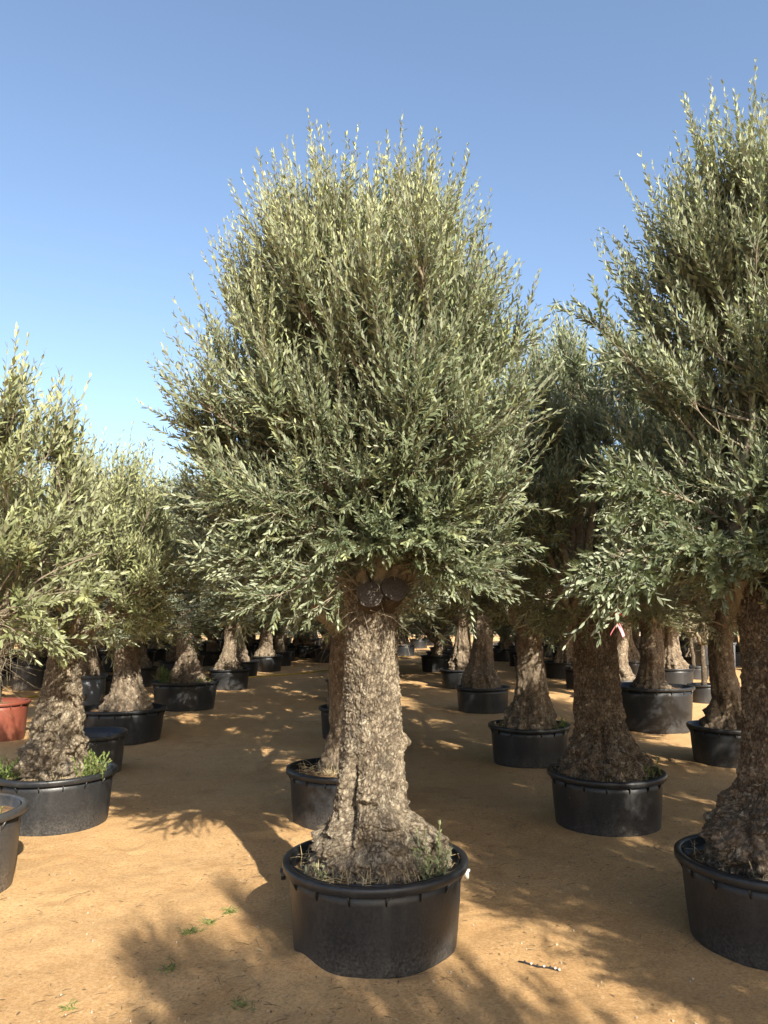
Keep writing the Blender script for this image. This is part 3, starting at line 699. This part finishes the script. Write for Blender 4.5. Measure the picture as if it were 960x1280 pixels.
# ---- right row, second tree
xC, yC, DC = spot(757, 963, 145, 0.42)
trunkC = trunk_mesh('trunk_second', [(0.25, .32, -.03, 0), (.42, .31, -.03, 0), (.55, .265, -.04, 0), (.68, .215, -.06, 0), (.85, .185, -.08, 0), (1.15, .172, -.10, 0), (1.45, .165, -.12, 0), (1.75, .18, -.12, 0)], 220, 260, 23, M_BARK_BROWN, flute=.09, lobes=5,
                    burls=[(262, .70, (.03, .10), -.07), (285, .62, (.08, .08), .05), (235, .55, (.1, .08), .05), (320, .5, .1, .04)])
crownC = crown_meshes('crown_second', 63, 1.60, 4.02, 1.16, (-.12, 0, 1.66), PROF_WIDE, 220, 46, 0.054, cx=-.02)
treeC = potted('brown olive in wide low pot, second in the row right of centre', xC, yC, DC, .42, trunkC, crownC, detail=True)
put('dry_grass', straw_mesh(23, DC, .375, 240, .5), treeC)['kind'] = 'stuff'
put('weed', sprig_mesh(25, .27, -.2, .36, 9, .2, .045, .03), treeC)

# ---- left row, nearest
x1, y1, D1 = spot(70, 962, 146, 0.42)
trunk1 = trunk_mesh('trunk_left', [(0.25, .265, .0, 0), (.42, .25, .01, 0), (.6, .215, .02, 0), (.8, .185, .04, 0), (1.05, .145, .06, 0), (1.3, .115, .08, 0), (1.5, .12, .08, 0), (1.65, .15, .06, 0)], 220, 260, 31, M_BARK, flute=.10, lobes=4, twist=.8,
                    burls=[(245, .72, (.05, .06), -.07), (290, .80, (.04, .09), -.06), (268, .68, (.04, .12), .04), (215, .5, (.1, .12), .05)])
crown1 = crown_meshes('crown_left', 71, 1.46, 2.86, .98, (.08, 0, 1.52), PROF_ROUND, 180, 34, 0.055, cx=.05, mat=M_LEAF_PALE)
tree1 = potted('pale hollowed olive trunk with green weeds in a wide pot, nearest in the left row', x1, y1, D1, .42, trunk1, crown1, detail=True)
put('weed', sprig_mesh(33, .33, -.12, .36, 26, .22, .06, .03), tree1)
put('weed', sprig_mesh(34, -.30, -.2, .36, 30, .18, .075, .032), tree1)
put('dry_grass', straw_mesh(35, D1, .375, 160, .5), tree1)['kind'] = 'stuff'

# ---- pot cut by the left edge, its tree leans in from outside
xQ, yQ, DQ = spot(-72, 1012, 194, 0.48)
def sQ(px, py, y): p = at_y(px, py, y); return p - np.array([xQ, yQ, 0])
trunkQ = trunk_mesh('trunk_edge', [(0.3, .2, 0, 0), (.5, .17, 0, 0), (.8, .14, .03, 0), (1.2, .11, .08, 0), (1.5, .11, .1, 0)], 90, 120, 37, M_BARK, fine=False)
sprQ = [((.15, -.1, 1.5), sQ(60, 800, yQ - .3), .14, 1.0), ((.15, -.1, 1.5), sQ(35, 760, yQ - .35), .15, 1.0), ((.15, -.1, 1.55), sQ(130, 690, yQ - .2), .15, 1.0), ((.15, -.1, 1.55), sQ(110, 740, yQ - .3), .15, 1.0), ((.15, -.1, 1.5), sQ(20, 790, yQ - .35), .14, 1.0),
        ((.2, -.1, 1.6), sQ(60, 660, yQ - .3), .1, 1.0)]
crownQ = crown_meshes('crown_edge', 73, 1.45, 3.06, .74, (.1, 0, 1.42), PROF_ROUND, 105, 26, 0.068, cx=.12, sprays=sprQ, mat=M_LEAF_PALE)
treeQ = potted('dusty grey pot cut off by the left edge, with a pale leaning olive crown above', xQ, yQ, DQ, .48, trunkQ, crownQ, detail=True, pmat=M_POT_GREY)
put('weed', sprig_mesh(38, .3, -.1, .4, 6, .1, .05, .026), treeQ)

# ---- the other trees one can tell apart: label, px, rim y, rim width, rim height, trunk, crown, turn, crown scale, pot
ROWS = [
 ('olive mostly hidden behind the thick central trunk, its pot showing at left', 429, 958, 142, .42, 1, 0, .4, (1, 1, 1), M_POT, True),
 ('olive in a narrow-looking black pot, third in the central row', 441, 883, 86, .42, 0, 1, 1.4, (1.15, 1.15, 1), M_POT, False),
 ('olive in the central row beside the thin yellow hose', 437, 849, 61, .42, 2, 2, 2.2, (1.15, 1.15, .95), M_POT, False),
 ('farthest olive of the central row, small dark pot left of the trunk', 431, 809, 32, .42, 1, 1, 3.0, (.95, .95, .95), M_POT, False),
 ('dark-trunked olive with weeds at the pot rim, third in the row right of centre', 661, 905, 102, .42, 0, 2, .9, (1.05, 1.05, 1), M_POT, True),
 ('olive with sunlit burl at its base, fourth in the row right of centre', 603, 858, 69, .42, 2, 0, 5.4, (1, 1, .98), M_POT, False),
 ('slim dark olive close behind the burl-based one, fifth in the row right of centre', 577, 836, 56, .42, 1, 1, 1.9, (1, 1, .98), M_POT, False),
 ('reddish trunk olive, sixth in the row right of centre, before the bright wall', 556, 809, 40, .42, 0, 2, 4.0, (1, 1, .95), M_POT, False),
 ('bushy olive at the far end of the row right of centre', 543, 797, 26, .42, 1, 0, 2.4, (1, 1, .95), M_POT, False),
 ('olive in a big deep black pot right of the second right-row tree', 817, 857, 96, .62, 2, 1, 5.9, (1, 1, 1), M_POT, True),
 ('dark slender-trunked olive in a black pot just left of the tallest tree', 911, 906, 100, .42, 1, 2, .3, (1, 1, 1), M_POT, True),
 ('olive with sunlit root flare half hidden behind the second right-row trunk', 774, 848, 68, .42, 0, 0, 3.3, (1, 1, 1), M_POT, False),
 ('olive in a plain dark pot seen between the second and third right-row trunks', 706, 827, 52, .42, 2, 1, .6, (1, 1, 1), M_POT, False),
 ('shaded olive with brown burly base in a tilted-looking pot, second in the left row', 154, 884, 106, .42, 2, 0, 2.5, (1.05, 1.05, .80), M_POT, True),
 ('sunlit knobbly olive with bright green weeds at its foot, third in the left row', 232, 851, 82, .48, 1, 1, .2, (1, 1, .95), M_POT, True),
 ('olive with pale upper trunk and dark roots, fourth in the left row', 297, 826, 65, .42, 0, 2, 1.1, (1, 1, .95), M_POT, False),
 ('low leafy olive in a black pot, fifth in the left row', 336, 803, 44, .42, 1, 0, 2.8, (1, 1, .95), M_POT, False),
 ('far leafy olive closing the left row', 352, 797, 30, .42, 2, 1, 4.1, (1, 1, .95), M_POT, False),
 ('olive in a tall slate-grey pot glimpsed behind the nearest left trunk', 108, 843, 52, .72, 0, 1, .7, (1, 1, .95), M_POT_SLATE, False),
 ('olive in a black pot with pale marks, left of the knobbly sunlit trunk', 200, 800, 44, .60, 1, 2, 1.3, (1, 1, .95), M_POT, False),
 ('olive in a slate-grey pot just behind the knobbly sunlit trunk', 236, 787, 36, .70, 2, 0, 5.1, (1, 1, .95), M_POT_SLATE, False),
 ('olive in a dark pot between the third and fourth left-row trunks', 262, 782, 34, .75, 0, 1, 3.7, (1, 1, .95), M_POT, False),
 ('olive in a dusty dark pot behind the terracotta pot', 38, 828, 44, .60, 0, 0, 2.7, (1, 1, .95), M_POT_GREY, False),
]
for (lab, px, py, w, h, ti, ci, rz, cs, pm, det) in ROWS:
    x, y, D = spot(px, py, w, h)
    D = min(D, 1.2); hi = any(q in lab for q in ('third in the left', 'fourth in the left', 'fourth in the row right', 'fifth in the row right', 'sixth in the row'))
    t = potted(lab, x, y, D, h, VT[ti], VC[ci], rz, pm, det, csc=(cs[0] * 1.27, cs[1] * 1.27, cs[2]), tsc=(.66, .66, 1) if 'hidden behind the thick' in lab else (1, 1, 1.2 if hi else .96 if cs[2] < .97 else 1), cdz=.36 if hi else 0)
    if 'weeds at' in lab: put('weed', sprig_mesh(int(px), .32, -.22, h - .06, 12, .16, .05, .03), t); put('dry_grass', straw_mesh(int(py), D, h - .04, 130, .5), t)['kind'] = 'stuff'
    if 'bright green' in lab: put('weed', sprig_mesh(int(px), -.33, -.22, h - .06, 32, .30, .032, .034), t)
    if 'hidden behind the thick' in lab: put('dry_grass', straw_mesh(7, D, h - .04, 320, .3), t)['kind'] = 'stuff'

# ---- rows farther back, too alike and too hidden to tell apart
FAR = []
rgF = np.random.default_rng(77)
for xr in (-15, -12.6, -10.3, -8.0, -5.7, -3.6, -.4, 1.9, 4.4, 6.8, 9.2, 11.6, 14.0, 16.4):
    for yr in np.arange(5.0, 46, 2.6):
        x, y = xr + rgF.normal() * .15, yr + rgF.normal() * .2
        px = 480 + FPX * x / y
        if abs(x) < 3 and y < 19 or not (-160 < px < 1120): continue
        if x > 3 and (y < 16 or (px > 838 and y < 21)): continue
        if x < -3 and y < 15: continue
        if 525 < px < 612 and y > 27: continue
        if y > 36 and rgF.random() < .45: continue
        if any(math.hypot(x - a, y - b) < 1.5 for a, b, c in POTS): continue
        FAR.append((x, y))
FAR += [(-.38, 17.7), (-2.0, 27.5), (-1.0, 30), (.8, 31.5), (-2.9, 30.5), (.6, 36), (-2.2, 35)]  # first one, hidden by the central trunk, is added to shade the aisle
BUSH = crown_meshes('crown_bush', 29, .95, 3.6, 1.25, (0, 0, 1.0), PROF_ROUND, 150, 30, 0.065, lod=True)
for k, (x, y) in enumerate(FAR):
    c = 'left' if x < 0 else 'right'
    bush = y > 23 and k % 4 != 0
    potted(('distant bushy olive with foliage down to its pot, in the far %s rows' if bush else 'distant olive in a black pot, half lost in the far %s rows') % c, x, y, .95, .45, VT[k % 3], BUSH if bush else VC[(k + k // 3) % 3], k * 1.7, M_POT, False,
           group='distant %solives in the far %s rows' % ('bushy ' if bush else '', c), csc=(1.2, 1.2, .93), tsc=(1, 1, .6) if bush else (1, 1, 1))
# trees standing beside and behind the photographer; two cast the shadows seen on the sand, two past the right edge are added for shade
NEAR = [(1.92, -1.35, 0, 'olive standing behind the photographer, its crown shadow lying across the foreground sand', (.9, .9, .95)),
        (4.2, 6.1, 1, 'unseen olive added for shade just outside the right edge, beyond the tallest tree', (1.12, 1.12, 1)),
        (4.3, 3.5, 0, 'unseen olive added for shade outside the right edge, level with the tallest tree', (1.1, 1.1, 1)),
        (3.55, 1.15, 2, 'olive standing right of the photographer, its shadow crossing the sand before the tallest tree', (1.05, 1.05, 1))]
for (x, y, ci, lab, cs) in NEAR:
    potted(lab, x, y, .95, .42, VT[ci], VC[ci], 1.0 + ci, M_POT, False, csc=cs)

# ---- young slender olives, right background
def young(seed, H):
    rng = np.random.default_rng(seed)
    m = MB(); p = np.array([[0, 0, .3], [.02, 0, .6], [0.01, .01, .9], [.03, 0, 1.25]]); m.tube(np.stack([np.interp(np.linspace(0, 3, 14), range(4), p[:, c]) for c in range(3)], -1) + rng.normal(size=(14, 3)) * .004, np.linspace(.055, .04, 14), 12)
    return m.mesh('young_trunk', M_BARK, True), crown_meshes('crown_young', seed, 1.15, H, .62, (.03, 0, 1.2), PROF_ROUND, 60, 18, .055, lod=True, mat=M_LEAF_PALE)
for (lab, px, py, w, h, sd, H) in [('young olive with pale slender trunk in a small black pot, right of the deep pot', 880, 855, 40, .34, 81, 2.5),
                                   ('young olive with thin leaning brown trunk, behind the pale slender one', 868, 832, 36, .34, 82, 2.5),
                                   ('thin grey-stemmed sapling in a dark pot, far right background', 838, 812, 34, .40, 83, 2.4)]:
    x, y, D = spot(px, py, w, h); tr, cr = young(sd, H)
    potted(lab, x, y, D, h, tr, cr, sd, M_POT, False, group='young olive trees')
x, y, D = spot(-4, 876, 78, .5); tr, cr = young(84, 2.2)
potted('terracotta-red pot with a young olive, at the left edge', x, y, D, .5, tr, cr, 2.0, M_TERRA, True, group='young olive trees')

# ---- empty pots
def empty_pot(label, px, py, w, h, mat, taper=.86):
    x, y, D = spot(px, py, w, h); b, r = pot_meshes(D, h, mat, True, taper=taper)
    o = put('empty_pot', b, None, (x, y, 0)); put('rim', r, o); tag(o, label, 'pot', 'empty pots'); POTS.append((x, y, D / 2)); return o
empty_pot('empty dusty black tub between the two nearest left-row pots', 112, 915, 92, .42, M_POT_GREY)
empty_pot('big blue-grey empty tub in the right background behind the young olives', 893, 803, 50, .9, M_POT_SLATE)

build_ground()

# ------------------------------------------------------------------ far wall and hedge
m = MB(); m.box((0, 62, 1.7), (120, .3, 3.5)); wl = put('boundary_wall', m.mesh('boundary_wall', M_WALL)); tag(wl, 'long pale sunlit wall closing the nursery behind the far rows', 'wall')
m = MB(); m.box((0, 62, 3.48), (120.2, .42, .12)); put('coping', m.mesh('coping', M_WALL), wl)
rng = np.random.default_rng(90); hb = MB(); n = 5200
b = np.stack([rng.uniform(-26, 30, n), 59 + rng.normal(size=n) * .5, .1 + 1.2 * rng.random(n)], -1)
shoots(rng, hb, None, b, nrm(np.array([0, 0, .6]) + rng.normal(size=(n, 3))), .3 + .3 * rng.random(n), np.zeros(n), .16, .4, .12, .05, rng.random(n), True)
hd = put('hedge', hb.mesh('hedge', M_HEDGE, False, True)); tag(hd, 'low green hedge at the foot of the far pale wall', 'hedge')

# ------------------------------------------------------------------ hose, ribbon, small things on the sand
pts = [on_plane(*p) for p in [(20, 876), (70, 868), (105, 864), (140, 860), (200, 854), (260, 850), (330, 846), (380, 842), (428, 836), (470, 828), (505, 821), (545, 814), (590, 808), (640, 803)]]
pts = np.array(pts); q = np.linspace(0, len(pts) - 1, 90); hp = np.stack([np.interp(q, range(len(pts)), pts[:, c]) for c in range(3)], -1)
hp[:, 2] = ground_h(hp[:, 0], hp[:, 1]) + .018; hp[:, 1] += .12 * np.sin(q * 1.7)
m = MB(); m.tube(hp, .018, 8); tag(put('garden_hose', m.mesh('garden_hose', M_HOSE, True)), 'thin yellow hose lying across the shaded sand behind the rows', 'hose')

def ribbon():
    c = at_y(772, 768, yB - .45); root = put('ribbon', None, None, c); tag(root, 'red ribbon with pink tails hanging from a low twig left of the tallest tree', 'ribbon')
    rg = np.random.default_rng(4)
    for nm, mat, dz, k in (('knot', M_RED, .0, 5), ('tail', M_PINK, -.045, 2)):
        m = MB()
        for i in range(k):
            a = rg.uniform(0, 6.28); ln = .035 if nm == 'knot' else .05
            t = np.linspace(0, 1, 7)[:, None]; d = np.array([math.cos(a), math.sin(a) * .5, .3 if nm == 'knot' else -.7]); d = d / np.linalg.norm(d)
            p = t * d * ln + np.array([0, 0, dz]) + np.array([0, 0, -1.0]) * t ** 2 * .02; w = np.array([-d[1] + .2, d[0], .5]); w = nrm(w) * .009
            V = np.concatenate([p - w, p + w, p - w + [0, .0012, 0], p + w + [0, .0012, 0]]); f = []
            for s in range(6): f += [(s, s + 1, 8 + s, 7 + s), (14 + s, 21 + s, 22 + s, 15 + s)]
            m.add(V, f)
        if nm == 'knot': m.tube(np.array([[-.012, 0, 0], [0, 0, .004], [.012, 0, 0]]), [.008, .012, .008], 8)
        put(nm, m.mesh(nm, mat), root)
ribbon()

def grass_tuft(px, py, r, n, label):
    c = on_plane(px, py); rg = np.random.default_rng(int(px)); m = MB()
    for k in range(n):
        a = rg.uniform(0, 6.28); p0 = np.array([rg.normal() * r, rg.normal() * r * .8, -.005]); ln = rg.uniform(.02, .06)
        d = np.array([math.cos(a) * .8, math.sin(a) * .8, rg.uniform(.2, .9)]); p1 = p0 + d * ln * .6; p2 = p1 + d * np.array([1, 1, -.2]) * ln * .5
        m.tube(np.stack([p0, p1, p2]), [.0022, .0018, .0006], 3, False)
    m.t = [rg.random() * np.ones(len(v)) for v in m.v]
    z = float(ground_h(np.array([c[0]]), np.array([c[1]]))[0])
    tag(put('grass_tuft', m.mesh('grass_tuft', M_WEED, False, True), None, (c[0], c[1], z)), label, 'grass tuft', 'grass tufts on the sand')
grass_tuft(287, 1139, .016, 45, 'green grass tuft on sunlit sand nearest the shadow of the central pot')
grass_tuft(262, 1152, .014, 30, 'small sparse green sprig, middle of the tufts left of the central pot')
grass_tuft(238, 1163, .022, 60, 'spreading green grass patch on sand at the tip of the foreground shadow')
grass_tuft(213, 1211, .02, 34, 'faint green grass patch at the left side of the foreground shadow')
grass_tuft(300, 1253, .03, 44, 'thin grass patch inside the foreground shadow, by the bottom edge')
grass_tuft(86, 1258, .01, 24, 'tiny lone grass tuft on bright sand, bottom left corner')

def stalk():
    rg = np.random.default_rng(8); root = put('seed_stalk', None, None, (0, 0, 0)); tag(root, 'short dark stalk with pale beads lying on the sand right of the central pot', 'stalk')
    p = np.array([on_plane(a, b) for a, b in [(648, 1202), (656, 1203), (664, 1205), (672, 1207), (680, 1208), (688, 1209), (694, 1211), (699, 1213)]])
    p[:, 2] = ground_h(p[:, 0], p[:, 1]) + .006; root.location = p[3]; m = MB(); m.tube(p - p[3], .004, 6); put('stem', m.mesh('stem', M_PIPE), root)
    for k in range(1, 8):
        b = MB(); c = p[k] - p[3]; t = np.linspace(0.05, math.pi - .05, 6)
        b.lathe(np.stack([.0065 * np.sin(t), .006 * np.cos(t)], -1), 8); put('bead', b.mesh('bead', M_WHITE if k in (2, 4, 6, 7) else M_PIPE, True), root, c + np.array([0, 0, .004]))
stalk()

# fallen leaves, twigs and grit nobody could count
rng = np.random.default_rng(12); n = 9500; lm = MB()
Yl = 2.5 + 10 * rng.random(n) ** 1.5; Xl = (rng.random(n) - .5) * (Yl * 1.15 + .4)
gate = vnoise(np.stack([Xl * 1.3, Yl * 1.3, Xl * 0], -1), 6) + rng.normal(size=n) * .5 > 0.1
Xl, Yl = Xl[gate], Yl[gate]
ok = np.ones(len(Xl), bool)
for (x, y, r) in POTS: ok &= np.hypot(Xl - x, Yl - y) > r - .02
Xl, Yl = Xl[ok], Yl[ok]; n = len(Xl)
b = np.stack([Xl, Yl, ground_h(Xl, Yl) + .004], -1); d = nrm(rng.normal(size=(n, 3)) * np.array([1, 1, .08])); nn = nrm(np.array([0, 0, 1.0]) + rng.normal(size=(n, 3)) * .2); nn = nrm(nn - d * (nn * d).sum(-1, keepdims=True))
add_leaves(lm, b, d, nn, .018 + .024 * rng.random(n), .004 + .006 * rng.random(n), rng.random(n), -.1 + .2 * rng.random(n))
for k in range(520):
    i = rng.integers(0, n); p0 = b[i] + [rng.normal() * .1, rng.normal() * .1, .002]; dd = nrm(rng.normal(size=3) * np.array([1, 1, .03])) * rng.uniform(.03, .10)
    lm.tube(np.stack([p0, p0 + dd * .5 + [0, 0, .004], p0 + dd]), [.0015, .0014, .0007], 3, False)
tag(put('leaf_litter', lm.mesh('leaf_litter', M_LITTER, False, True)), 'dry fallen olive leaves and twig bits scattered on the sand', 'leaf litter', kind='stuff')
m = MB(); n = 800
for k in range(n):
    y = 2.5 + 6 * rng.random() ** 1.4; x = (rng.random() - .5) * (y * 1.1); r = .003 + .006 * rng.random() ** 3
    if any(math.hypot(x - a, y - c) < q + .02 for a, c, q in POTS): continue
    z = float(ground_h(np.array([x]), np.array([y]))[0]); V = np.array([[1, 0, 0], [-1, 0, 0], [0, 1, 0], [0, -1, 0], [0, 0, .8], [0, 0, -.8]]) * r * (0.7 + .6 * rng.random((6, 1)))
    m.add(V + [x, y, z + r * .3], None, [(0, 2, 4), (2, 1, 4), (1, 3, 4), (3, 0, 4), (2, 0, 5), (1, 2, 5), (3, 1, 5), (0, 3, 5)])
tag(put('pebbles', m.mesh('pebbles', M_PEBBLE)), 'small pebbles and crumbs of clay strewn over the sand', 'pebbles', kind='stuff')
